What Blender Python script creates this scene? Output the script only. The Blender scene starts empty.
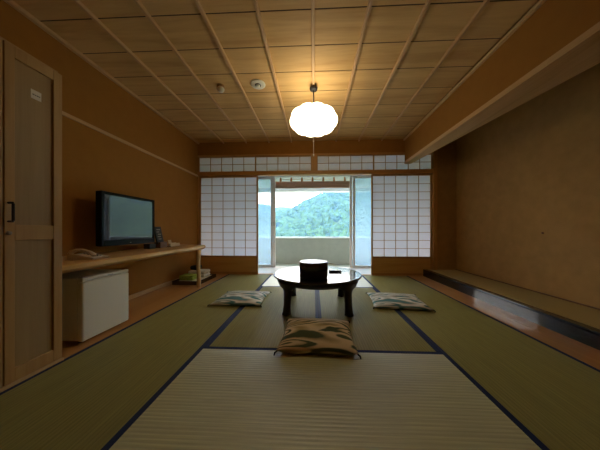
import bpy, bmesh, math, random
from mathutils import Vector, Matrix, noise
random.seed(7)
C = bpy.context.scene.collection
PI = math.pi

# ------------------------------------------------------------------ materials
def new_mat(name):
    m = bpy.data.materials.new(name); m.use_nodes = True
    nt = m.node_tree; nt.nodes.clear()
    out = nt.nodes.new('ShaderNodeOutputMaterial')
    return m, nt, out

def N(nt, t, **kw):
    n = nt.nodes.new(t)
    for k, v in kw.items():
        if k in n.inputs: n.inputs[k].default_value = v
        else: setattr(n, k, v)
    return n

def ramp(nt, stops, interp='LINEAR'):
    r = nt.nodes.new('ShaderNodeValToRGB'); e = r.color_ramp.elements
    r.color_ramp.interpolation = interp
    while len(e) < len(stops): e.new(0.5)
    for el, (p, c) in zip(e, stops):
        el.position = p; el.color = (*c, 1)
    return r

def pbr(name, col, rough=.5, metal=0, spec=.5, noise_amt=0.0, nscale=20, bump=0, bscale=80, coat=0, ior=1.5):
    m, nt, out = new_mat(name)
    b = N(nt, 'ShaderNodeBsdfPrincipled')
    b.inputs['Base Color'].default_value = (*col, 1)
    b.inputs['Roughness'].default_value = rough; b.inputs['Metallic'].default_value = metal
    b.inputs['Specular IOR Level'].default_value = spec; b.inputs['Coat Weight'].default_value = coat
    b.inputs['IOR'].default_value = ior
    nt.links.new(b.outputs[0], out.inputs[0])
    tc = N(nt, 'ShaderNodeTexCoord')
    if noise_amt:
        n = N(nt, 'ShaderNodeTexNoise', Scale=nscale, Detail=5.0)
        nt.links.new(tc.outputs['Object'], n.inputs['Vector'])
        r = ramp(nt, [(.3, tuple(c*(1-noise_amt) for c in col)), (.7, tuple(min(1, c*(1+noise_amt)) for c in col))])
        nt.links.new(n.outputs['Fac'], r.inputs[0]); nt.links.new(r.outputs[0], b.inputs['Base Color'])
    if bump:
        n = N(nt, 'ShaderNodeTexNoise', Scale=bscale, Detail=4.0)
        nt.links.new(tc.outputs['Object'], n.inputs['Vector'])
        bp = N(nt, 'ShaderNodeBump', Strength=bump, Distance=.004)
        nt.links.new(n.outputs['Fac'], bp.inputs['Height']); nt.links.new(bp.outputs[0], b.inputs['Normal'])
    return m

def wood(name, c1, c2, axis=1, rough=.5, scale=7., stretch=.06, spec=.4, coat=0, dist=1.2):
    m, nt, out = new_mat(name)
    b = N(nt, 'ShaderNodeBsdfPrincipled')
    b.inputs['Roughness'].default_value = rough; b.inputs['Specular IOR Level'].default_value = spec
    b.inputs['Coat Weight'].default_value = coat; b.inputs['Coat Roughness'].default_value = .07
    nt.links.new(b.outputs[0], out.inputs[0])
    tc = N(nt, 'ShaderNodeTexCoord'); mp = N(nt, 'ShaderNodeMapping')
    s = [1., 1., 1.]; s[axis] = stretch; mp.inputs['Scale'].default_value = s
    nt.links.new(tc.outputs['Object'], mp.inputs['Vector'])
    n1 = N(nt, 'ShaderNodeTexNoise', Scale=scale, Detail=4.0, Distortion=dist)
    n2 = N(nt, 'ShaderNodeTexNoise', Scale=scale*9, Detail=3.0)
    nt.links.new(mp.outputs[0], n1.inputs['Vector']); nt.links.new(mp.outputs[0], n2.inputs['Vector'])
    mx = N(nt, 'ShaderNodeMath', operation='MULTIPLY_ADD'); mx.inputs[1].default_value = .35
    nt.links.new(n2.outputs['Fac'], mx.inputs[0]); nt.links.new(n1.outputs['Fac'], mx.inputs[2])
    r = ramp(nt, [(.45, c1), (.62, tuple((a+b_)/2 for a, b_ in zip(c1, c2))), (.85, c2)])
    nt.links.new(mx.outputs[0], r.inputs[0]); nt.links.new(r.outputs[0], b.inputs['Base Color'])
    return m

def tatami(name, along, col, aniso=.85, rough=.5, spec=.5):
    """woven rush: ridges run along x (along=0) or y (along=1)"""
    m, nt, out = new_mat(name)
    b = N(nt, 'ShaderNodeBsdfPrincipled')
    nt.links.new(b.outputs[0], out.inputs[0])
    b.inputs['Roughness'].default_value = rough
    b.inputs['Anisotropic'].default_value = aniso
    b.inputs['Specular IOR Level'].default_value = spec
    b.inputs['IOR'].default_value = 1.7 if along == 0 else 1.45
    t = N(nt, 'ShaderNodeCombineXYZ')
    t.inputs[0].default_value = 1. if along == 0 else 0.   # round stalks lie across the ridges: gloss fans out across the stalks
    t.inputs[1].default_value = 0. if along == 0 else 1.
    nt.links.new(t.outputs[0], b.inputs['Tangent'])
    tc = N(nt, 'ShaderNodeTexCoord'); sp = N(nt, 'ShaderNodeSeparateXYZ')
    nt.links.new(tc.outputs['Object'], sp.inputs[0])
    mu = N(nt, 'ShaderNodeMath', operation='MULTIPLY'); mu.inputs[1].default_value = 2*PI/.021
    nt.links.new(sp.outputs[1 if along == 0 else 0], mu.inputs[0])
    si = N(nt, 'ShaderNodeMath', operation='SINE'); nt.links.new(mu.outputs[0], si.inputs[0])
    mp = N(nt, 'ShaderNodeMapping'); mp.inputs['Scale'].default_value = (1, 40, 1) if along == 0 else (40, 1, 1)
    nt.links.new(tc.outputs['Object'], mp.inputs['Vector'])
    n = N(nt, 'ShaderNodeTexNoise', Scale=4., Detail=4.0); nt.links.new(mp.outputs[0], n.inputs['Vector'])
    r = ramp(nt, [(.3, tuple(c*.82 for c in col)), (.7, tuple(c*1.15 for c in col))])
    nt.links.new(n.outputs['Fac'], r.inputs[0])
    gr = N(nt, 'ShaderNodeMapRange'); gr.inputs['From Min'].default_value = -1.; gr.inputs['From Max'].default_value = -.2
    gr.inputs['To Min'].default_value = .86; gr.inputs['To Max'].default_value = 1.
    nt.links.new(si.outputs[0], gr.inputs['Value'])
    mm = N(nt, 'ShaderNodeMix', data_type='RGBA', blend_type='MULTIPLY'); mm.inputs['Factor'].default_value = 1.
    nt.links.new(r.outputs[0], mm.inputs['A']); nt.links.new(gr.outputs[0], mm.inputs['B'])
    nt.links.new(mm.outputs['Result'], b.inputs['Base Color'])
    bp = N(nt, 'ShaderNodeBump', Strength=.22, Distance=.002)
    nt.links.new(si.outputs[0], bp.inputs['Height']); nt.links.new(bp.outputs[0], b.inputs['Normal'])
    return m

def paper(name, col, trans=.7):
    m, nt, out = new_mat(name)
    d = N(nt, 'ShaderNodeBsdfDiffuse'); d.inputs[0].default_value = (*col, 1)
    t = N(nt, 'ShaderNodeBsdfTranslucent'); t.inputs[0].default_value = (*col, 1)
    mx = N(nt, 'ShaderNodeMixShader'); mx.inputs[0].default_value = trans
    nt.links.new(d.outputs[0], mx.inputs[1]); nt.links.new(t.outputs[0], mx.inputs[2]); nt.links.new(mx.outputs[0], out.inputs[0])
    return m

def screen_mat(name, col, clear=.6):
    m, nt, out = new_mat(name)
    tp = N(nt, 'ShaderNodeBsdfTransparent'); tp.inputs[0].default_value = (.93, .97, 1, 1)
    d = N(nt, 'ShaderNodeBsdfTranslucent'); d.inputs[0].default_value = (*col, 1)
    mx = N(nt, 'ShaderNodeMixShader'); mx.inputs[0].default_value = 1-clear
    nt.links.new(tp.outputs[0], mx.inputs[1]); nt.links.new(d.outputs[0], mx.inputs[2])
    g = N(nt, 'ShaderNodeBsdfGlossy', Roughness=.05)
    m2 = N(nt, 'ShaderNodeMixShader'); m2.inputs[0].default_value = .06
    nt.links.new(mx.outputs[0], m2.inputs[1]); nt.links.new(g.outputs[0], m2.inputs[2]); nt.links.new(m2.outputs[0], out.inputs[0])
    return m

def emit(name, col, s):
    m, nt, out = new_mat(name)
    e = N(nt, 'ShaderNodeEmission'); e.inputs[0].default_value = (*col, 1); e.inputs[1].default_value = s
    nt.links.new(e.outputs[0], out.inputs[0])
    return m

def cushion_mat(name, teal, tan, pale, rot):
    m, nt, out = new_mat(name)
    b = N(nt, 'ShaderNodeBsdfPrincipled', Roughness=.75)
    b.inputs['Specular IOR Level'].default_value = .25
    nt.links.new(b.outputs[0], out.inputs[0])
    tc = N(nt, 'ShaderNodeTexCoord'); mp = N(nt, 'ShaderNodeMapping')
    mp.inputs['Rotation'].default_value = (0, 0, rot); mp.inputs['Scale'].default_value = (.6, 2.5, 1)
    nt.links.new(tc.outputs['Object'], mp.inputs['Vector'])
    n = N(nt, 'ShaderNodeTexNoise', Scale=4.0, Detail=.2, Distortion=.25)
    nt.links.new(mp.outputs[0], n.inputs['Vector'])
    r = ramp(nt, [(0, teal), (.35, teal), (.38, tan), (.43, pale), (.475, pale), (.485, teal), (.525, teal), (.54, tan), (.58, pale), (.625, pale), (.635, teal), (.70, tan)], 'LINEAR')
    nt.links.new(n.outputs['Fac'], r.inputs[0]); nt.links.new(r.outputs[0], b.inputs['Base Color'])
    f = N(nt, 'ShaderNodeTexNoise', Scale=300.); nt.links.new(tc.outputs['Object'], f.inputs['Vector'])
    bp = N(nt, 'ShaderNodeBump', Strength=.15, Distance=.002)
    nt.links.new(f.outputs['Fac'], bp.inputs['Height']); nt.links.new(bp.outputs[0], b.inputs['Normal'])
    return m

M = dict(
    plaster=pbr('ochre_plaster', (.36, .165, .036), .9, spec=.15, noise_amt=.04, nscale=9, bump=.25, bscale=160),
    alcove=pbr('brown_plaster', (.45, .265, .10), .9, spec=.15, noise_amt=.08, nscale=9, bump=.25, bscale=160),
    ceil=wood('ceiling_cedar', (.53, .31, .115), (.68, .44, .18), axis=0, rough=.6, scale=5, stretch=.10, spec=.25, dist=2.0),
    gap=pbr('gap_shade', (.05, .03, .015), .9),
    batten=wood('batten_cedar', (.50, .30, .13), (.68, .44, .22), axis=1, rough=.5),
    trim=wood('honey_trim', (.44, .215, .055), (.58, .30, .09), axis=0, rough=.4),
    post=wood('honey_post', (.44, .215, .055), (.56, .29, .085), axis=2, rough=.4),
    lattice=wood('lattice_cedar', (.40, .19, .055), (.50, .26, .085), axis=2, rough=.5),
    kick=wood('kick_board', (.56, .30, .085), (.66, .39, .125), axis=0, rough=.45),
    floor=wood('orange_floorboard', (.45, .20, .05), (.56, .28, .085), axis=1, rough=.4, scale=5, spec=.4, coat=.55),
    base=wood('pale_baseboard', (.52, .32, .14), (.60, .38, .18), axis=1, rough=.5),
    paper=paper('shoji_paper', (.90, .86, .87), .70),
    tat_x=tatami('rush_mat_across', 0, (.52, .525, .28), spec=1.0, rough=.42),  # paler base than the lengthwise mats: sheen of the weave direction painted in
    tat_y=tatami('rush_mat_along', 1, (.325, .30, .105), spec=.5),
    heri=pbr('navy_border_cloth', (.010, .024, .095), .7, spec=.2, bump=.3, bscale=300),
    gold=pbr('rush_edge', (.42, .33, .13), .7),
    lacq=pbr('black_lacquer', (.010, .007, .006), .12, spec=.7, ior=1.8),
    lacq_lid=pbr('satin_black_lacquer', (.012, .009, .008), .24, spec=.7, ior=1.8),
    lacq_sill=pbr('black_sill_lacquer', (.008, .007, .007), .04, spec=.6),
    lacq_red=pbr('dark_brown_lacquer', (.016, .006, .004), .28, spec=.6, ior=1.6),
    closet=wood('closet_ash', (.42, .235, .082), (.52, .33, .125), axis=2, rough=.5, scale=9),
    closet_panel=wood('closet_panel_ash', (.32, .205, .085), (.41, .28, .125), axis=2, rough=.5, scale=14, stretch=.03),
    slab=wood('shelf_slab_wood', (.58, .32, .10), (.76, .48, .18), axis=1, rough=.4, scale=6, stretch=.12),
    log=wood('peeled_log', (.62, .42, .20), (.74, .54, .30), axis=2, rough=.5),
    white=pbr('fridge_enamel', (.78, .75, .65), .38, bump=.05, bscale=300),
    white_trim=pbr('fridge_plastic', (.68, .65, .56), .4),
    grey=pbr('grey_plastic', (.25, .25, .25), .4),
    black=pbr('black_plastic', (.006, .006, .008), .45, spec=.12),
    matte=pbr('matte_black', (.012, .011, .011), .6),
    screen=pbr('tv_glass', (.004, .006, .010), .045, spec=.55),
    phone=pbr('beige_plastic', (.74, .60, .46), .4),
    phone_dark=pbr('phone_keys', (.20, .17, .14), .5),
    brown=wood('stand_wood', (.11, .045, .018), (.18, .08, .03), axis=1, rough=.4),
    pale_card=pbr('pale_card', (.62, .50, .33), .7),
    chalk=pbr('pale_print', (.30, .28, .24), .7),
    label=pbr('white_label', (.80, .75, .62), .6),
    ink=pbr('ink', (.10, .09, .08), .7),
    steel=pbr('steel', (.35, .33, .30), .35, metal=.8),
    bronze=pbr('dark_bronze', (.03, .018, .012), .4, metal=.3),
    green=pbr('green_cotton', (.33, .46, .07), .85, noise_amt=.35, nscale=40, bump=.4, bscale=60),
    cream=pbr('cream_cotton', (.76, .70, .57), .85, noise_amt=.12, nscale=30, bump=.4, bscale=60),
    charcoal=pbr('black_cotton', (.012, .012, .012), .9),
    shade=emit('glowing_paper_shade', (1., .85, .57), 6.2),
    rib=emit('lit_rib', (1., .74, .42), 1.1),
    det=pbr('detector_white', (.62, .60, .48), .5),
    det_brown=pbr('detector_base', (.28, .15, .05), .5),
    alu=pbr('pale_door_frame', (.80, .82, .85), .4),
    alu_warm=pbr('beige_door_frame', (.85, .80, .76), .4),
    mesh=screen_mat('insect_screen_glass', (.62, .78, .90), .80),
    sill=wood('veranda_board', (.86, .85, .83), (.92, .91, .90), axis=0, rough=.25),
    white_wall=pbr('white_wall', (.75, .75, .74), .8),
    concrete=pbr('balcony_concrete', (.42, .435, .37), .85, noise_amt=.05, nscale=6, bump=.2, bscale=90),
    coping=pbr('pale_coping', (.85, .87, .88), .6),
    soffit=wood('balcony_boards', (.62, .64, .66), (.74, .76, .77), axis=0, rough=.7, scale=10),
    bamboo=wood('bamboo_blind', (.60, .38, .28), (.72, .50, .38), axis=0, rough=.6, scale=20, stretch=.03),
    hook=pbr('blind_hook', (.50, .22, .09), .5),
    earth=pbr('hill_earth', (.08, .13, .05), 1, noise_amt=.3, nscale=.2),
    forest=pbr('forest_leaves', (.034, .075, .030), .9, spec=.1, noise_amt=.35, nscale=.35),
)

M['screen'].node_tree.nodes['Principled BSDF'].inputs['Specular Tint'].default_value = (.85, .82, 1, 1)   # bluish anti-glare coating
# haze over the valley: real scattering air
hz, nt, out = new_mat('valley_haze')
vs = N(nt, 'ShaderNodeVolumeScatter', Density=.0052, Anisotropy=.1); vs.inputs['Color'].default_value = (.11, .25, .56, 1)
nt.links.new(vs.outputs[0], out.inputs['Volume'])

# ------------------------------------------------------------------ helpers
def loc_of(p):
    while p is not None and p.parent is not None: p = p.parent
    return p.location.copy() if p is not None else Vector((0, 0, 0))

def obj(name, bm, mat, parent=None, world=True, smooth=False):
    """one mesh object; world=True: geometry is given in world metres and moved into the thing's frame"""
    me = bpy.data.meshes.new(name)
    if world and parent is not None:
        bmesh.ops.translate(bm, verts=bm.verts, vec=-loc_of(parent))
    bmesh.ops.recalc_face_normals(bm, faces=bm.faces)
    bm.to_mesh(me); bm.free()
    if smooth:
        for p in me.polygons: p.use_smooth = True
    me.materials.append(mat)
    o = bpy.data.objects.new(name, me); C.objects.link(o)
    if parent is not None: o.parent = parent
    return o

def thing(name, label, cat, loc=(0, 0, 0), rz=0, group=None):
    o = bpy.data.objects.new(name, None); C.objects.link(o); o.empty_display_size = .1
    o.location = loc; o.rotation_euler = (0, 0, rz); tag(o, label, cat, group); return o

def tag(o, label, cat, group=None):
    o['label'] = label; o['category'] = cat
    if group: o['group'] = group
    return o

def struct(name, bm, mat, smooth=False):
    o = obj(name, bm, mat, smooth=smooth); o['kind'] = 'structure'; return o

def struct_root(name, loc=(0, 0, 0)):
    o = bpy.data.objects.new(name, None); C.objects.link(o); o.location = loc; o['kind'] = 'structure'; return o

def box(bm, x0, x1, y0, y1, z0, z1, bev=0, seg=2):
    g = bmesh.ops.create_cube(bm, size=1); vs = g['verts']
    for v in vs:
        v.co = Vector(((x0+x1)/2+v.co.x*(x1-x0), (y0+y1)/2+v.co.y*(y1-y0), (z0+z1)/2+v.co.z*(z1-z0)))
    if bev:
        es = list({e for v in vs for e in v.link_edges})
        bmesh.ops.bevel(bm, geom=es, offset=bev, segments=seg, affect='EDGES', profile=.5)
    return bm

def BX(*a, **k): return box(bmesh.new(), *a, **k)

def lathe(bm, prof, c=(0, 0), seg=48, rfun=None, cap=True):
    rings = []
    for r, z in prof:
        ring = []
        for i in range(seg):
            a = 2*PI*i/seg; rr = r*(rfun(a, z) if rfun else 1)
            ring.append(bm.verts.new((c[0]+rr*math.cos(a), c[1]+rr*math.sin(a), z)))
        rings.append(ring)
    for A, B in zip(rings, rings[1:]):
        for i in range(seg): bm.faces.new((A[i], A[(i+1) % seg], B[(i+1) % seg], B[i]))
    if cap:
        bm.faces.new(rings[0]); bm.faces.new(rings[-1])
    return bm

def tube(bm, pts, r, seg=10, flat=1.0):
    pts = [Vector(p) for p in pts]; rings = []
    for i, p in enumerate(pts):
        d = (pts[min(i+1, len(pts)-1)]-pts[max(i-1, 0)]).normalized()
        up = Vector((0, 0, 1)) if abs(d.z) < .95 else Vector((0, 1, 0))
        a = d.cross(up).normalized(); b = a.cross(d).normalized()
        rr = r[i] if isinstance(r, (list, tuple)) else r
        rings.append([bm.verts.new(p+a*rr*math.cos(2*PI*k/seg)+b*rr*flat*math.sin(2*PI*k/seg)) for k in range(seg)])
    for A, B in zip(rings, rings[1:]):
        for k in range(seg): bm.faces.new((A[k], A[(k+1) % seg], B[(k+1) % seg], B[k]))
    bm.faces.new(rings[0]); bm.faces.new(rings[-1])
    return bm

def prism(bm, pts, axis, a0, a1):
    """extrude a 2-D outline along an axis (0,1,2); pts give the other two coordinates in order"""
    def mk(p, a):
        v = list(p); v.insert(axis, a); return bm.verts.new(v)
    A = [mk(p, a0) for p in pts]; B = [mk(p, a1) for p in pts]
    n = len(pts)
    for i in range(n): bm.faces.new((A[i], A[(i+1) % n], B[(i+1) % n], B[i]))
    bm.faces.new(A); bm.faces.new(B)
    return bm

# ------------------------------------------------------------------ room shell
H = 2.63; YB = 4.20; YF = -.75; XL = -2.33; XR = 2.71
struct('floor', BX(-2.6, 3.0, YF-.1, YB+.02, -.16, -.06), M['floor'])
def boards(x0, x1, y0, y1, n, z0=-.06, z1=0):
    bm = bmesh.new(); w = (x1-x0)/n
    for i in range(n): box(bm, x0+i*w+.0008, x0+(i+1)*w-.0008, y0, y1, z0, z1)
    return bm
struct('floor_left', boards(XL, -1.705, YF, YB, 4), M['floor'])
struct('floor_right', boards(1.80, 2.09, YF, YB, 2), M['floor'])
struct('floor_front', boards(-1.705, 1.80, YF, .675, 8), M['floor'])

struct('wall_left', BX(XL-.12, XL, YF-.1, YB+.9, -.1, H+.3), M['plaster'])
struct('wall_right', BX(XR, XR+.12, YF-.1, YB+.02, -.1, H+.3), M['alcove'])
struct('wall_front', BX(XL-.1, XR+.1, YF-.12, YF, -.1, H+.3), M['plaster'])
struct('wall_back', BX(XL, 1.90, YB, YB+.10, 2.375, H+.3), M['plaster'])
struct('wall_alcove', BX(2.34, XR+.12, YB, YB+.12, -.1, H+.3), M['alcove'])
# ceiling: cedar boards with dark shadow gaps, above them the slab
bm = bmesh.new()
y = 2.03-.333*9
while y < YB:
    a, b = max(y+.0055, YF), min(y+.333-.0055, YB)
    if b > a:
        v = [bm.verts.new(p) for p in ((XL, a, H), (1.76, a, H), (1.76, b, H), (XL, b, H), (XL, a, H+.02), (1.76, a, H+.02), (1.76, b, H+.02), (XL, b, H+.02))]
        for f in ((0, 1, 2, 3), (7, 6, 5, 4), (0, 1, 5, 4), (1, 2, 6, 5), (2, 3, 7, 6), (3, 0, 4, 7)): bm.faces.new([v[i] for i in f])
    y += .333
struct('ceiling', bm, M['ceil'])
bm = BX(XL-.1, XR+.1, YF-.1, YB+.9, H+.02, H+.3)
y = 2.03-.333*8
while y < YB:      # dark strips painting the shade lines in the joints between the boards
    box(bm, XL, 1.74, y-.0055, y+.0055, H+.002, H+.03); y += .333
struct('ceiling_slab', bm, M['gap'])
for i, x in enumerate((-1.80, -1.345, -.89, -.445, -.008, .43, .872, 1.31)):
    struct('trim_%d' % (i+1), BX(x-.014, x+.014, YF, YB, H-.028, H+.004, bev=.004), M['batten'])
struct('trim_9', BX(XL, XL+.035, YF, YB, H-.03, H+.004, bev=.004), M['batten'])
struct('trim_10', BX(1.715, 1.745, YF, YB, H-.03, H+.004, bev=.004), M['batten'])
# hanging wall in front of the alcove and the beam that carries it
bm = bmesh.new(); yn, yf = YF, YB
xr = lambda y: 2.09+(1.66-y)*.094
zb = lambda y: 2.10+(y-1.38)*.0177      # the beam rises a little towards the window
def tilt(bm):
    for v in bm.verts:
        if v.co.z < 2.5: v.co.z += zb(v.co.y)-2.10
    return bm
pl = [(1.745, yn), (1.745, yf), (xr(yf), yf), (xr(yn), yn)]
prism(bm, pl, 2, 2.15, H+.2); tilt(bm)
struct('wall_hanging', bm, M['plaster'])
bm = bmesh.new()
pl = [(1.738, yn), (1.738, yf-.002), (xr(yf)+.002, yf-.002), (xr(yn)+.002, yn)]
prism(bm, pl, 2, 2.10, 2.15); tilt(bm)
struct('trim_11', bm, M['batten'])
struct('ceiling_alcove', BX(1.7, XR+.1, YF, YB, H+.0, H+.06), M['alcove'])
# alcove platform
struct('floor_alcove', BX(2.12, XR, YF, YB, -.06, .108), M['kick'])
struct('trim_12', BX(2.085, 2.165, YF, YB-.01, -.06, .128, bev=.004), M['lacq_sill'])
struct('baseboard_alcove', BX(XR-.012, XR, YF, YB, .12, .135), M['brown'])
o = obj('alcove_mat', BX(2.165, XR-.012, YF, YB, .108, .122), M['gold']); tag(o, 'thin woven rush mat covering the raised alcove floor behind the black sill', 'mat')

struct('baseboard_left', BX(XL, XL+.015, 1.38, YB, 0, .055, bev=.003), M['base'])
struct('trim_13', BX(XL, XL+.016, YF, YB, 1.942, 1.978, bev=.003), M['batten'])
# posts, head rail and lower rail of the window wall
ZK0, ZK1 = 1.945, 2.04
struct('trim_14', BX(XL, 2.325, YB-.025, YB+.09, ZK0+.02, ZK1, bev=.004), M['trim'])
struct('trim_15', BX(XL, 2.325, YB-.012, YB+.09, 2.345, 2.378, bev=.003), M['trim'])
struct('trim_16', BX(XL, XL+.02, YB-.02, YB+.10, 0, ZK0+.02, bev=.003), M['post'])
struct('trim_17', BX(2.268, 2.345, YB-.03, YB+.10, 0, H, bev=.004), M['post'])
struct('trim_18', BX(-.05, .06, YB-.02, YB+.09, ZK1, 2.36, bev=.004), M['post'])
struct('trim_19', BX(XL, 2.325, YB+.0, YB+.10, -.06, .004), M['post'])

# ------------------------------------------------------------------ shoji screens and transoms
def lattice(x0, x1, z0, z1, nx, nz, y, t=.009):
    bm = bmesh.new()
    for i in range(1, nx):
        x = x0+(x1-x0)*i/nx; box(bm, x-t/2, x+t/2, y, y+.012, z0, z1)
    for k in range(1, nz):
        z = z0+(z1-z0)*k/nz; box(bm, x0, x1, y+.001, y+.011, z-t/2, z+t/2)
    return bm
def ring(x0, x1, z0, z1, y0, y1, l, r, b, t, bev=.002):
    bm = bmesh.new()
    box(bm, x0, x0+l, y0, y1, z0, z1, bev); box(bm, x1-r, x1, y0, y1, z0, z1, bev)
    box(bm, x0+l, x1-r, y0, y1, z0, z0+b, bev); box(bm, x0+l, x1-r, y0, y1, z1-t, z1, bev)
    return bm
def shoji(n, x0, x1):
    r = struct_root('door_%d' % n, ((x0+x1)/2, YB+.03, 0)); y0, y1 = YB+.015, YB+.045
    obj('screen_frame', ring(x0, x1, .004, ZK0+.02, y0, y1, .03, .03, .04, .035), M['lattice'], r)
    obj('lattice', lattice(x0+.03, x1-.03, .365, ZK0-.015, 5, 10, y0+.004), M['lattice'], r)
    obj('rail', BX(x0+.03, x1-.03, y0, y1, .335, .365, bev=.002), M['lattice'], r)
    obj('screen_paper', BX(x0+.03, x1-.03, y0+.018, y0+.0195, .365, ZK0-.015), M['paper'], r)
    obj('kick_board', BX(x0+.03, x1-.03, y0+.008, y0+.02, .044, .335), M['kick'], r)
shoji(1, XL+.02, -1.115); shoji(2, 1.115, 2.268)
def transom(n, x0, x1):
    r = struct_root('window_%d' % n, ((x0+x1)/2, YB+.03, ZK1)); y0, y1 = YB+.015, YB+.045
    obj('window_frame', ring(x0, x1, ZK1, 2.345, y0, y1, .012, .012, .012, .012), M['lattice'], r)
    obj('lattice', lattice(x0+.012, x1-.012, ZK1+.012, 2.333, 5, 2, y0+.004), M['lattice'], r)
    obj('screen_paper', BX(x0+.012, x1-.012, y0+.018, y0+.0195, ZK1+.012, 2.333), M['paper'], r)
transom(1, XL+.01, -1.165); transom(2, -1.165, -.05); transom(3, .06, 1.16); transom(4, 1.16, 2.268)

# ------------------------------------------------------------------ veranda, sliding glass doors, balcony
struct('floor_veranda', boards(-2.5, 2.5, YB+.10, 5.02, 5, -.06, 0), M['sill'])
struct('wall_veranda_left', BX(-2.55, -2.41, YB+.1, 6.6, -.4, 2.7), M['white_wall'])
struct('wall_veranda_right', BX(2.45, 2.57, YB+.1, 6.6, -.4, 2.7), M['white_wall'])
struct('ceiling_veranda', BX(-2.5, 2.5, YB+.1, 5.04, 2.55, 2.62), M['white_wall'])
struct('wall_header', BX(-2.45, 2.45, 5.0, 5.08, 2.13, 2.75), M['white_wall'])
def sash(n, x0, x1, y, mat):
    r = struct_root('door_%d' % n, ((x0+x1)/2, y, 0))
    obj('door_frame', ring(x0, x1, .0, 2.13, y-.016, y+.016, .055, .055, .055, .05), mat, r)
    obj('door_glass', BX(x0+.055, x1-.055, y-.002, y+.002, .055, 2.08), M['mesh'], r)
    if abs(x0) > 1 or abs(x1) > 1:
        xe = x1-.03 if x0 < 0 else x0+.03
        obj('door_pull', BX(xe-.008, xe+.008, y-.026, y-.016, .98, 1.08, bev=.003), M['grey'], r)
sash(3, -1.98, -.965, 5.02, M['alu']); sash(4, -1.94, -.918, 5.06, M['alu_warm'])
sash(5, .90, 1.93, 5.02, M['alu']); sash(6, .835, 1.90, 5.06, M['alu_warm'])
struct('trim_20', BX(-2.45, 2.45, 4.99, 5.09, -.06, .006), M['alu_warm'])
struct('floor_balcony', BX(-2.5, 2.5, 5.09, 6.7, -.30, -.15), M['concrete'])
struct('wall_balcony', BX(-4.5, 4.5, 6.5, 6.64, -.9, .625), M['concrete'])
struct('trim_21', BX(-4.5, 4.5, 6.48, 6.68, .625, .665, bev=.006), M['coping'])
struct('ceiling_balcony', boards(-2.5, 2.5, 5.08, 6.52, 9, 2.16, 2.22), M['soffit'])
struct('trim_22', BX(-4.5, 4.5, 6.50, 6.66, 2.045, 2.75, bev=.006), M['coping'])

# rolled bamboo blind
bl = thing('rolled_blind', 'rolled bamboo blind hanging across the top of the open balcony doorway', 'blind', (-.05, 5.13, 2.15))
def roll_bm():
    bm = bmesh.new(); x0, x1 = -.955, .865
    for k in range(13):
        z = 1.885+k*.0125; yy = 5.13+.022*math.cos((k/12-.5)*PI)
        tube(bm, [(x0, yy-.04, z), (x1, yy-.04, z)], .0068, 8)
    box(bm, x0, x1, 5.10, 5.14, 1.885, 2.035)
    return bm
obj('blind_roll', roll_bm(), M['bamboo'], bl)
obj('rail', BX(-.96, .87, 5.115, 5.145, 2.082, 2.098, bev=.003), M['alu_warm'], bl)
for k in range(7):
    x = -.80+k*.255
    obj('hook', tube(bmesh.new(), [(x, 5.13, 2.16), (x, 5.115, 2.10), (x, 5.10, 2.06), (x, 5.105, 2.03), (x, 5.125, 2.02)], [.012, .022, .026, .022, .012], 8), M['hook'], bl)

# ------------------------------------------------------------------ hills, forest, haze
def lerp(pts, x):
    if x <= pts[0][0]: return pts[0][1]
    for (a, b), (c, d) in zip(pts, pts[1:]):
        if x <= c: return b+(d-b)*(x-a)/(c-a)
    return pts[-1][1]
NEAR = [(-60, 2), (-30, 5.5), (-18, 8), (-9, 9.5), (-3.4, 13), (3.8, 16), (15, 18.5), (26, 20), (48, 25), (80, 27)]
FAR = [(-140, 26), (-75, 23.5), (-45, 21.5), (-20, 19), (10, 15), (60, 12)]
def sm(t):
    t = max(0, min(1, t)); return t*t*(3-2*t)
def height(x, y):
    g = -9.
    n = g+(lerp(NEAR, x)-g-1.5)*(sm((y-38)/52) if y < 92 else 1-sm((y-92)/35))
    f = g+(lerp(FAR, x)-g-2)*(sm((y-112)/68) if y < 182 else 1-sm((y-182)/40))
    return max(n, f)+1.2*noise.noise(Vector((x*.06, y*.06, 0)))
bm = bmesh.new(); gx = [-150+5*i for i in range(61)]; gy = [12+4.5*i for i in range(47)]
vv = [[bm.verts.new((x, y, height(x, y))) for x in gx] for y in gy]
for j in range(len(gy)-1):
    for i in range(len(gx)-1): bm.faces.new((vv[j][i], vv[j][i+1], vv[j+1][i+1], vv[j+1][i]))
struct('hill', bm, M['earth'], smooth=True)
tmp = bmesh.new(); bmesh.ops.create_icosphere(tmp, subdivisions=2, radius=1); tmp.verts.ensure_lookup_table()
IV = [v.co.copy() for v in tmp.verts]; IFc = [tuple(v.index for v in f.verts) for f in tmp.faces]; tmp.free()
V, F = [], []
def crown(x, y, r):
    z = height(x, y)+r*.7; b = len(V); s = random.random()*50; q = random.uniform(.8, 1.25)
    for v in IV:
        d = 1+.5*noise.noise(v*1.7+Vector((s, s, s)))
        V.append((x+v.x*r*d, y+v.y*r*d, z+v.z*r*d*q))
    F.extend(tuple(i+b for i in f) for f in IFc)
for _ in range(5200):
    y = random.uniform(46, 94); h = .42*y+8; crown(random.uniform(-h, h), y, random.choice((.45, .6, .75, .9, 1.1))*random.uniform(.8, 1.15))
for _ in range(1800):
    y = random.uniform(125, 184); crown(random.uniform(-.42*y, .25*y), y, random.uniform(1.0, 2.0))
me = bpy.data.meshes.new('forest'); me.from_pydata(V, [], F); me.materials.append(M['forest'])
fo = bpy.data.objects.new('forest', me); C.objects.link(fo); fo['kind'] = 'stuff'
tag(fo, 'hazy green forest covering the hillside beyond the balcony wall', 'forest')
ha = obj('haze', BX(-170, 170, 16, 215, -14, 30), hz); ha['kind'] = 'stuff'
tag(ha, 'pale blue haze in the valley between balcony and hills', 'haze')

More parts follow.
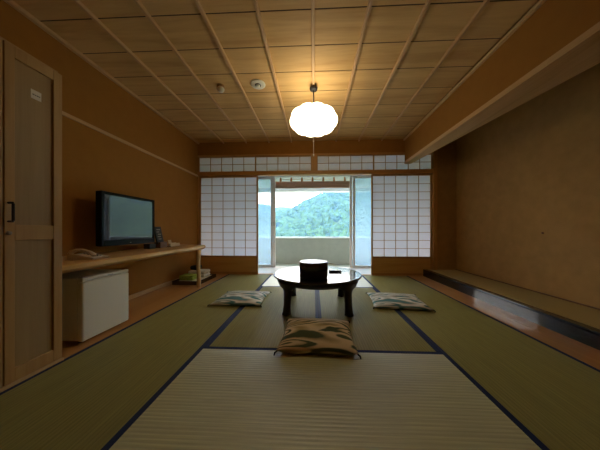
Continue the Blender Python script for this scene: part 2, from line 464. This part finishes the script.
# ------------------------------------------------------------------ tatami mats
def mat(x0, x1, y0, y1, along, label):
    cx, cy = (x0+x1)/2, (y0+y1)/2
    r = thing('tatami_mat', label, 'tatami mat', (cx, cy, -.06), 0, 'tatami mats on the floor')
    g = .0012; w = .03
    a, b, c, d = x0+g, x1-g, y0+g, y1-g
    if along == 0:
        body = BX(a, b, c+w, d-w, -.06, 0); bs = [(a, b, c, c+w), (a, b, d-w, d)]
    else:
        body = BX(a+w, b-w, c, d, -.06, 0); bs = [(a, a+w, c, d), (b-w, b, c, d)]
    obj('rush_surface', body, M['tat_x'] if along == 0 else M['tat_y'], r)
    for q in bs: obj('cloth_border', BX(*q, -.06, .0006), M['heri'], r)
XA, XB, XC, XD, XM = -1.70, -.823, .913, 1.795, .045
Y0, Y1, Y2, Y3, YMID = .685, 1.585, 3.30, 4.19, 2.42
mat(XB, XC, Y0, Y1, 0, 'pale tatami mat lying crosswise nearest the camera, in front of the single cushion')
mat(XB, XM, Y1, Y2, 1, 'tatami mat under the left half of the round table')
mat(XM, XC, Y1, Y2, 1, 'tatami mat under the right half of the round table')
mat(XB, XC, Y2, Y3, 0, 'shiny crosswise tatami mat at the open doorway behind the round table')
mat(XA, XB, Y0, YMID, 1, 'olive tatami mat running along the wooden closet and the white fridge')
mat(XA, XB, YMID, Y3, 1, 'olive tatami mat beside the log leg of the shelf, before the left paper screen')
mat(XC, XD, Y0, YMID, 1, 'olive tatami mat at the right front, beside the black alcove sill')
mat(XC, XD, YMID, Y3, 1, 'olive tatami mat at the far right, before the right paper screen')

# ------------------------------------------------------------------ closet
cl = thing('closet', 'tall wooden folding-door closet against the left wall, white label on its door', 'closet', (-1.98, .9, 0))
CX = -1.70; y0c, y1c = .50, 1.375
def closet_body():
    bm = bmesh.new()
    box(bm, XL+.002, CX-.03, y1c-.022, y1c-.002, .0, 1.93); box(bm, XL+.002, CX-.03, y0c, y0c+.02, .0, 1.93)
    box(bm, XL+.002, CX-.03, y0c, y1c, 1.93, 1.95); box(bm, XL+.002, XL+.015, y0c, y1c, 0, 1.93)
    return bm
obj('carcass', closet_body(), M['closet'], cl)
obj('floor_track', BX(CX-.035, CX+.008, y0c, y1c+.005, 0, .018, bev=.002), M['base'], cl)
def cdoor(a, b, with_hw):
    st = .042
    d = obj('door', ring_y(a, b, .02, 1.925, CX-.028, CX, st, .047, .075, .065, .865, .09), M['closet'], cl)
    obj('panel', BX(CX-.020, CX-.012, a+st, b-.047, .095, .82), M['closet_panel'], d)
    obj('panel', BX(CX-.020, CX-.012, a+st, b-.047, .91, 1.86), M['closet_panel'], d)
    if with_hw:
        hy = a+.016
        obj('handle', tube(bmesh.new(), [(CX-.001, hy, 1.032), (CX+.024, hy, 1.032), (CX+.028, hy, 1.025), (CX+.028, hy, .935), (CX+.024, hy, .928), (CX-.001, hy, .928)], .0062, 8), M['bronze'], d)
        lk = lathe(bmesh.new(), [(.011, 0), (.011, .006), (.007, .009), (.003, .009)], seg=20)
        bmesh.ops.rotate(lk, verts=lk.verts, matrix=Matrix.Rotation(PI/2, 3, 'Y'), cent=(0, 0, 0)); bmesh.ops.translate(lk, verts=lk.verts, vec=(CX, hy, .863))
        obj('lock', lk, M['steel'], d)
        s = obj('sticker', BX(CX-.0118, CX-.011, 1.222, 1.272, 1.682, 1.737), M['label'], d)
        bm = bmesh.new()
        for y, w, z in ((1.229, .009, 1.708), (1.240, .007, 1.708), (1.249, .009, 1.708), (1.260, .006, 1.708)):
            box(bm, CX-.0109, CX-.0107, y, y+w, z-.003, z+.003)
        obj('print', bm, M['ink'], s)
def ring_y(a, b, z0, z1, x0, x1, l, r, bt, tp, zm, hm):
    bm = bmesh.new(); bev = .0025
    box(bm, x0, x1, a, a+l, z0, z1, bev); box(bm, x0, x1, b-r, b, z0, z1, bev)
    for p, q in ((z0, z0+bt), (z1-tp, z1), (zm-hm/2, zm+hm/2)): box(bm, x0, x1-.001, a+l, b-r, p, q, bev)
    return bm
cdoor(y0c+.335, 1.098, False); cdoor(1.104, y1c, True); 
obj('door', ring_y(y0c+.02, y0c+.33, .02, 1.925, CX-.028, CX, .042, .047, .075, .065, .865, .09), M['closet'], cl)
obj('panel', BX(CX-.02, CX-.012, y0c+.06, y0c+.285, .095, 1.86), M['closet_panel'], cl)

# ------------------------------------------------------------------ shelf with live edge and log leg
sh = thing('wall_shelf', 'long live-edged wooden slab shelf along the left wall under the television', 'shelf', (-2.0, 2.4, 0))
bm = bmesh.new(); n = 60; top, bot = [], []
for i in range(n+1):
    y = 1.378+(3.49-1.378)*i/n
    e = -1.74+.020*noise.noise(Vector((y*2.2, 3, 0)))+.008*noise.noise(Vector((y*9, 1, 0)))
    if i > n-4: e -= .012*(i-(n-4))**1.4
    b = .012*noise.noise(Vector((y*4, 8, 0)))
    top.append([(XL+.001, y, .635), (e-.012, y, .635), (e, y, .622), (e+.006+b, y, .60), (e-.012+b, y, .583), (e-.04, y, .572), (XL+.001, y, .572)])
rv = [[bm.verts.new(p) for p in r] for r in top]
for A, B in zip(rv, rv[1:]):
    for k in range(7): bm.faces.new((A[k], A[(k+1) % 7], B[(k+1) % 7], B[k]))
bm.faces.new(rv[0]); bm.faces.new(rv[-1])
obj('slab', bm, M['slab'], sh)
obj('leg', tube(bmesh.new(), [(-1.768+.004*math.sin(k*1.3), 3.21+.003*math.cos(k), z) for k, z in enumerate((0, .1, .2, .3, .4, .5, .576))], [.030, .029, .0275, .028, .0265, .027, .0265], 14), M['log'], sh, smooth=True)

# ------------------------------------------------------------------ fridge
fr = thing('fridge', 'small white refrigerator standing on the wooden floor under the slab shelf', 'fridge', (-1.98, 1.76, 0))
fx = -1.76; fy0, fy1 = 1.555, 1.965
obj('body', BX(-2.22, fx-.048, fy0+.004, fy1-.004, .028, .505, bev=.008), M['white_trim'], fr)
dr = obj('door', BX(fx-.044, fx, fy0, fy1, .025, .478, bev=.010, seg=3), M['white'], fr)
obj('handle', BX(fx-.04, fx-.002, fy0+.002, fy1-.002, .482, .508, bev=.006), M['white_trim'], dr)
obj('badge', BX(fx-.002, fx-.0012, fy0+.20, fy0+.25, .491, .498), M['grey'], dr)
obj('hinge', BX(fx-.05, fx-.012, fy0+.01, fy0+.05, .508, .514, bev=.002), M['grey'], fr)
for px_ in (-2.17, -1.83):
    for py_ in (fy0+.05, fy1-.05): obj('foot', lathe(bmesh.new(), [(.018, 0), (.018, .03)], (px_, py_), 16), M['matte'], fr)

# ------------------------------------------------------------------ television on the wall
tv = thing('television', 'flat black television mounted on the left wall above the slab shelf', 'television', (-2.1, 2.36, 1.0))
ty0, ty1, tz0, tz1 = 2.025, 2.735, .715, 1.272
bm = BX(-2.165, -2.11, ty0, ty1, tz0, tz1, bev=.012); box(bm, -2.21, -2.165, ty0+.12, ty1-.12, tz0+.1, tz1-.1, .02)
cs = obj('casing', bm, M['black'], tv)
def bez():
    bm = bmesh.new(); x0, x1 = -2.112, -2.098; w = .028
    box(bm, x0, x1, ty0, ty0+w, tz0, tz1, .004); box(bm, x0, x1, ty1-w, ty1, tz0, tz1, .004)
    box(bm, x0, x1, ty0+w, ty1-w, tz1-.03, tz1, .004); box(bm, x0, x1, ty0+w, ty1-w, tz0, tz0+.062, .004); return bm
obj('bezel', bez(), M['black'], tv)
obj('screen', BX(-2.112, -2.106, ty0+.027, ty1-.027, tz0+.06, tz1-.029), M['screen'], tv)
obj('wall_bracket', BX(XL, -2.205, 2.24, 2.48, .86, 1.12, bev=.004), M['matte'], tv)
obj('power_light', BX(-2.099, -2.0965, 2.355, 2.372, tz0+.02, tz0+.026), M['grey'], tv)

# ------------------------------------------------------------------ telephone
ph = thing('telephone', 'beige desk telephone on the near end of the slab shelf', 'telephone', (-1.91, 1.73, .635), rz=.12); ph.scale = (.9, .82, .82)
bm = prism(bmesh.new(), [(-.11, 0), (.11, 0), (.115, .016), (-.06, .058), (-.11, .052)], 1, -.09, .115)
bmesh.ops.bevel(bm, geom=bm.edges[:], offset=.006, segments=2, affect='EDGES')
obj('base', bm, M['phone'], ph, world=False)
hs = tube(bmesh.new(), [(-.105, -.058, .058), (-.095, -.058, .078), (-.05, -.058, .098), (0, -.058, .098), (.06, -.058, .078), (.098, -.058, .048), (.10, -.058, .034)], [.022, .026, .018, .017, .018, .026, .022], 12, flat=.75)
obj('handset', hs, M['phone'], ph, world=False, smooth=True)
bm = bmesh.new()
for i in range(4):
    for j in range(3):
        X = -.03+i*.03; Y = .005+j*.03; z = .058-.24*(X+.06)
        box(bm, X-.009, X+.009, Y-.009, Y+.009, z-.01, z+.006, .002)
obj('keypad', bm, M['phone_dark'], ph, world=False)
obj('display', BX(-.085, -.05, .0, .085, .05, .062, bev=.002), M['phone_dark'], ph, world=False)
pts = [(-.11+.0*k, -.07+.004*math.cos(k*1.6), .02+.003*math.sin(k*1.6)) for k in range(4)]
obj('cord', tube(bmesh.new(), [(-.10, -.06, .05), (-.13, -.075, .02), (-.11, -.10, .005), (-.04, -.105, .005), (-.02, -.088, .012)], .004, 8), M['phone'], ph, world=False)

# ------------------------------------------------------------------ small things beside the television
ms = thing('menu_stand', 'black information board leaning in a brown wooden stand beside the television', 'menu stand', (-2.10, 2.84, .635))
obj('base', BX(-2.16, -2.07, 2.80, 2.935, .635, .715, bev=.003), M['brown'], ms)
bd = prism(bmesh.new(), [(-2.115, .69), (-2.100, .69), (-2.150, .925), (-2.165, .925)], 1, 2.79, 2.915)
b_ = obj('board', bd, M['matte'], ms)
bm = bmesh.new()
for k, (ya, yb_) in enumerate(((2.82, 2.89), (2.815, 2.86), (2.83, 2.89), (2.82, 2.875), (2.825, 2.88))):
    z = .885-k*.032; x = -2.100-(z-.69)*.05/.235
    box(bm, x-.001, x+.0012, ya, yb_, z-.006, z+.006)
obj('print', bm, M['chalk'], b_)
bb = obj('tissue_case', BX(-2.19, -2.11, 2.66, 2.775, .635, .70, bev=.004), M['matte']); tag(bb, 'low black case under the far corner of the television, left of the brown stand', 'case')
cs2 = thing('card_rack', 'small pale wooden card rack on the shelf, right of the black board', 'card rack', (-2.08, 3.08, .635))
obj('base', BX(-2.12, -2.05, 2.985, 3.20, .635, .648, bev=.002), M['pale_card'], cs2)
obj('divider', BX(-2.075, -2.06, 2.985, 3.20, .648, .685, bev=.001), M['pale_card'], cs2)
obj('card', prism(bmesh.new(), [(-2.085, .647), (-2.082, .647), (-2.10, .735), (-2.103, .735)], 1, 2.99, 3.06), M['pale_card'], cs2)
obj('card', prism(bmesh.new(), [(-2.10, .647), (-2.097, .647), (-2.112, .69), (-2.115, .69)], 1, 3.08, 3.19), M['pale_card'], cs2)

# ------------------------------------------------------------------ tray with folded robes under the shelf end
tr = thing('tray', 'shallow black tray on the wooden floor behind the log leg', 'tray', (-2.05, 3.62, 0))
def tray_rim():
    bm = bmesh.new(); x0, x1, y0, y1 = -2.27, -1.83, 3.33, 3.93
    for a in ((x0, x0+.018, y0, y1), (x1-.018, x1, y0, y1), (x0+.018, x1-.018, y0, y0+.018), (x0+.018, x1-.018, y1-.018, y1)): box(bm, *a, 0, .062, .003)
    return bm
obj('rim', tray_rim(), M['lacq'], tr); obj('bottom', BX(-2.252, -1.848, 3.348, 3.912, .004, .014), M['matte'], tr)
def fold(bm, x0, x1, y0, y1, z0, n, t, seed):
    for k in range(n):
        q = .012*noise.noise(Vector((k*3.1, seed, 0)))
        box(bm, x0+q, x1+q*.5, y0-q, y1+q, z0+k*t+.0005, z0+(k+1)*t, t*.42, 3)
    for v in bm.verts: v.co.z += .006*noise.noise(Vector((v.co.x*14, v.co.y*14, seed)))*max(0, min(1, (v.co.z-z0)/.03))
    return bm
o = obj('green_cloth', fold(bmesh.new(), -2.20, -1.98, 3.40, 3.58, .0585, 3, .026, 1.3), M['green'], smooth=True); tag(o, 'folded green cloth on the cream robe, near end of the black tray', 'cloth')
o = obj('folded_robe', fold(fold(bmesh.new(), -2.215, -1.87, 3.385, 3.88, .016, 1, .034, 5.1), -2.19, -1.90, 3.62, 3.86, .0555, 2, .055, 5.1), M['cream'], smooth=True); tag(o, 'folded cream cotton robe piled at the far end of the black tray', 'robe')
bm = bmesh.new(); lathe(bm, [(.05, .172), (.085, .184), (.095, .21), (.085, .24), (.05, .25), (.01, .253)], (-2.10, 3.74), 24, lambda a, z: 1+.12*math.sin(3*a+z*20))
o = obj('black_bundle', bm, M['charcoal'], smooth=True); tag(o, 'rolled black bundle on top of the cream robe in the tray', 'bundle')

# ------------------------------------------------------------------ round low table
TX, TY, TZ, TR = .038, 2.545, .371, .515
tb = thing('low_table', 'round black lacquered low table with curved legs, standing on the tatami', 'table', (TX, TY, 0))
top = obj('tabletop', lathe(bmesh.new(), [(.30, TZ-.03), (TR-.03, TZ-.026), (TR-.004, TZ-.016), (TR, TZ-.008), (TR-.004, TZ-.002), (TR-.012, TZ), (TR-.016, TZ), (TR*.5, TZ)], (TX, TY), 96), M['lacq'], tb, smooth=False)
for p in top.data.polygons: p.use_smooth = abs(p.normal.z) < .95
ap = lathe(bmesh.new(), [(TR-.022, TZ-.024), (TR-.035, TZ-.045), (TR-.075, TZ-.075), (TR-.088, TZ-.085), (TR-.118, TZ-.085), (TR-.11, TZ-.07), (TR-.08, TZ-.024)], (TX, TY), 96, cap=False)
obj('apron', ap, M['lacq_red'], tb, smooth=True)
for k in range(4):
    a = PI/4+k*PI/2; R = .448
    c, s = math.cos(a), math.sin(a)
    # leg: bracket shoulders under the apron, slender shaft, slightly flared foot
    bm = bmesh.new(); prof = [(.0008, .036, .034, .012), (.03, .031, .030, .008), (.10, .0265, .027, .002), (.20, .029, .029, -.004), (.240, .031, .032, -.004), (.262, .044, .036, -.006), (.278, .092, .042, -.006), (.315, .122, .046, .0), (.345, .13, .046, .012)]
    rings = []
    for z, wt, wr, off in prof:
        rr = []
        for (u, v) in ((-1, -1), (-.6, -1.1), (0, -1.12), (.6, -1.1), (1, -1), (1.08, 0), (1, 1), (.6, 1.1), (0, 1.12), (-.6, 1.1), (-1, 1), (-1.08, 0)):
            T = u*wt; Rr = R+off+v*wr-(T*T)/(2*R)
            rr.append(bm.verts.new((TX+c*Rr-s*T, TY+s*Rr+c*T, z)))
        rings.append(rr)
    for A, B in zip(rings, rings[1:]):
        for i in range(12): bm.faces.new((A[i], A[(i+1) % 12], B[(i+1) % 12], B[i]))
    bm.faces.new(rings[0]); bm.faces.new(rings[-1])
    obj('leg', bm, M['lacq_red'], tb, smooth=True)

# round lacquer box and remote
bx = thing('lacquer_box', 'round black lacquered tea box with lid standing on the low table', 'box', (-.004, 2.30, TZ))
obj('body', lathe(bmesh.new(), [(.140, TZ+.0005), (.149, TZ+.006), (.151, TZ+.02), (.151, TZ+.135), (.147, TZ+.137)], (-.004, 2.30), 64), M['lacq_red'], bx, smooth=True)
lid = lathe(bmesh.new(), [(.1525, TZ+.085), (.154, TZ+.087), (.154, TZ+.168), (.151, TZ+.173), (.148, TZ+.174), (.146, TZ+.1742), (.02, TZ+.1742)], (-.004, 2.30), 64)
o = obj('lid', lid, M['lacq_lid'], bx)
for p in o.data.polygons: p.use_smooth = abs(p.normal.z) < .95
rc = thing('remote_control', 'small flat black remote control on the table right of the tea box', 'remote control', (.255, 2.60, TZ), rz=.05)
obj('casing', BX(-.075, .075, -.022, .022, 0, .02, bev=.005), M['black'], rc, world=False)
bm = bmesh.new()
for i in range(6):
    for j in range(2): box(bm, -.055+i*.02, -.043+i*.02, -.012+j*.014, -.002+j*.014, .019, .0215, .001)
obj('buttons', bm, M['grey'], rc, world=False)

# ------------------------------------------------------------------ cushions
def cushion(label, x, y, rz, w, d, h, m, seed):
    r = thing('floor_cushion', label, 'cushion', (x, y, .0012), rz, 'floor cushions around the table')
    bm = bmesh.new(); n = 28; g = {}
    def prof(u, v):
        e = max(0, (1-abs(u)**3.2))**.55*max(0, (1-abs(v)**3.2))**.55
        dim = 1-.30*math.exp(-(u*u+v*v)/.03)
        return e*dim
    for side in (1, -1):
        for i in range(n+1):
            for j in range(n+1):
                u, v = -1+2*i/n, -1+2*j/n
                if side < 0 and (i in (0, n) or j in (0, n)): continue
                px = u*w/2*(1-.045*(1-abs(v)**2)*abs(u)**6); py = v*d/2*(1-.045*(1-abs(u)**2)*abs(v)**6)
                z = h*.36
                if side > 0:
                    z += h*.64*prof(u, v)*(1+.06*noise.noise(Vector((u*3, v*3, seed))))
                    z += .004*noise.noise(Vector((u*7, v*7, seed+4)))*prof(u, v)
                else: z -= h*.36*min(1, 2.2*prof(u, v))
                g[side, i, j] = bm.verts.new((px, py, max(0, z)))
    def at(s, i, j): return g.get((s, i, j)) or g[1, i, j]
    for s in (1, -1):
        for i in range(n):
            for j in range(n): bm.faces.new((at(s, i, j), at(s, i+1, j), at(s, i+1, j+1), at(s, i, j+1)))
    obj('cover', bm, m, r, world=False, smooth=True)
    for sx in (-1, 1):
        for sy in (-1, 1):
            obj('tassel', tube(bmesh.new(), [(sx*w*.485, sy*d*.485, h*.36), (sx*(w*.5+.006), sy*(d*.5+.006), h*.28), (sx*(w*.5+.010), sy*(d*.5+.010), .006)], [.005, .006, .004], 8), M['charcoal'], r, world=False)
    obj('tuft', tube(bmesh.new(), [(-.012, -.012, h*.82), (0, 0, h*.80), (.014, .010, h*.83)], [.002, .004, .002], 6), M['cream'], r, world=False)
cm1 = cushion_mat('wave_print_brown', (.075, .10, .045), (.46, .35, .18), (.74, .60, .40), -1.0)
cm2 = cushion_mat('wave_print_teal', (.07, .19, .20), (.40, .36, .27), (.70, .69, .64), -1.0)
cushion('tan and dark green patterned floor cushion lying in front of the table, nearest the camera', .028, 1.755, -.03, .575, .55, .082, cm1, 2)
cushion('teal and beige patterned floor cushion left of the table, on the shelf side', -.905, 2.675, 0, .60, .54, .06, cm2, 9)
cushion('teal and beige patterned floor cushion right of the table, on the alcove side', 1.0, 2.65, -.10, .62, .56, .06, cm2, 15)

# ------------------------------------------------------------------ pendant lantern
LX, LY = -.005, 2.585
ln = thing('pendant_lantern', 'glowing white paper lantern hanging from the ceiling on a black cord', 'pendant lamp', (LX, LY, H))
prof = []
for k in range(33):
    t = -1+2*k/32; a = t*PI/2
    r = .288*max(0, math.cos(a))**.60; z = 2.195+.128*math.copysign(abs(math.sin(a))**.95, a)
    if r > .055: prof.append((r, z))
prof = [(.11, prof[0][1]-.001)]+[p for p in prof if p[0] > .11]+[(.10, prof[-1][1])]
lobes = 10
obj('lamp_shade', lathe(bmesh.new(), prof, (LX, LY), 160, lambda a, z: 1-.11*(1-abs(math.cos(a*lobes/2+.35)))**1.3, cap=True), M['shade'], ln, smooth=True)
for k in range(lobes):
    a = (PI/2-.35+k*PI)*2/lobes; q = []
    for r, z in prof[1:-1]: q.append((LX+math.cos(a)*r*.897, LY+math.sin(a)*r*.897, z))
    obj('rib', tube(bmesh.new(), q, .003, 6), M['rib'], ln)
obj('cord', tube(bmesh.new(), [(LX, LY, 2.32), (LX, LY, 2.6)], .006, 8), M['matte'], ln)
obj('ceiling_cap', lathe(bmesh.new(), [(.02, 2.560), (.042, 2.566), (.048, 2.58), (.048, H-.03), (.043, H-.0285)], (LX, LY), 32), M['matte'], ln, smooth=True)
obj('pull_cord', tube(bmesh.new(), [(LX, LY, 2.07), (LX, LY, 1.80)], .0016, 6), M['cream'], ln)
obj('pull_knob', lathe(bmesh.new(), [(.002, 1.80), (.007, 1.795), (.008, 1.78), (.004, 1.77)], (LX, LY), 12), M['cream'], ln)

# ceiling detectors
d1 = thing('heat_detector', 'round white dome detector on a brown base, nearest the left wall on the ceiling', 'detector', (-1.13, 2.55, H))
obj('base', lathe(bmesh.new(), [(.035, H-.022), (.042, H-.018), (.042, H+.004)], (-1.13, 2.55), 32), M['det_brown'], d1)
obj('dome', lathe(bmesh.new(), [(.012, H-.078), (.03, H-.07), (.042, H-.05), (.042, H-.035), (.032, H-.022)], (-1.13, 2.55), 32), M['det'], d1, smooth=True)
d2 = thing('smoke_detector', 'flat round white smoke detector on the ceiling, left of the paper lantern', 'detector', (-.672, 2.54, H))
obj('base', lathe(bmesh.new(), [(.06, H-.014), (.082, H-.011), (.088, H-.005), (.088, H+.004)], (-.672, 2.54), 40), M['det'], d2, smooth=True)
obj('sensor', lathe(bmesh.new(), [(.012, H-.036), (.022, H-.032), (.026, H-.012)], (-.672, 2.54), 24), M['det'], d2, smooth=True)
obj('vent_ring', lathe(bmesh.new(), [(.028, H-.0165), (.036, H-.0165), (.036, H-.012)], (-.672, 2.54), 32), M['matte'], d2)

# nail in the alcove wall
nl = lathe(bmesh.new(), [(.012, 0), (.012, .008), (.004, .012)], seg=16)
bmesh.ops.rotate(nl, verts=nl.verts, matrix=Matrix.Rotation(-PI/2, 3, 'Y'), cent=(0, 0, 0)); bmesh.ops.translate(nl, verts=nl.verts, vec=(XR, 2.654, .845))
o = obj('wall_stud', nl, M['brown']); tag(o, 'small dark stud in the middle of the plain alcove wall', 'stud')

# ------------------------------------------------------------------ light
sun = bpy.data.lights.new('sun', 'SUN'); sun.energy = 5; sun.angle = .01; sun.color = (1, .96, .88)
so = bpy.data.objects.new('sun', sun); C.objects.link(so)
so.rotation_euler = Vector((.45, .62, -.85)).to_track_quat('-Z', 'Y').to_euler()
w = bpy.data.worlds.new('sky'); bpy.context.scene.world = w; w.use_nodes = True
nt = w.node_tree; nt.nodes.clear()
out = nt.nodes.new('ShaderNodeOutputWorld'); bg = nt.nodes.new('ShaderNodeBackground')
tc = nt.nodes.new('ShaderNodeTexCoord'); sp = nt.nodes.new('ShaderNodeSeparateXYZ')
nt.links.new(tc.outputs['Generated'], sp.inputs[0])
r = ramp(nt, [(0, (.62, .66, .68)), (.05, (1, 1, 1)), (.3, (.95, .98, 1)), (1, (.75, .87, 1))])
nt.links.new(sp.outputs[2], r.inputs[0]); nt.links.new(r.outputs[0], bg.inputs[0]); bg.inputs[1].default_value = 8.5
nt.links.new(bg.outputs[0], out.inputs[0])

# ------------------------------------------------------------------ camera and view
cam = bpy.data.cameras.new('camera'); co = bpy.data.objects.new('camera', cam); C.objects.link(co)
cam.sensor_width = 36; cam.lens = 214/600*36; cam.clip_start = .02; cam.clip_end = 1000
co.location = (0, 0, .88); co.rotation_euler = (PI/2, 0, math.atan(.043))
cam.shift_x = -4.8/600; cam.shift_y = 5/600
s = bpy.context.scene; s.camera = co
s.view_settings.view_transform = 'Standard'; s.view_settings.look = 'None'; s.view_settings.gamma = 1
s.view_settings.exposure = 0
s.cycles.max_bounces = 10; s.cycles.diffuse_bounces = 5; s.cycles.glossy_bounces = 4; s.cycles.transparent_max_bounces = 12
s.cycles.volume_bounces = 1; s.cycles.sample_clamp_indirect = 6
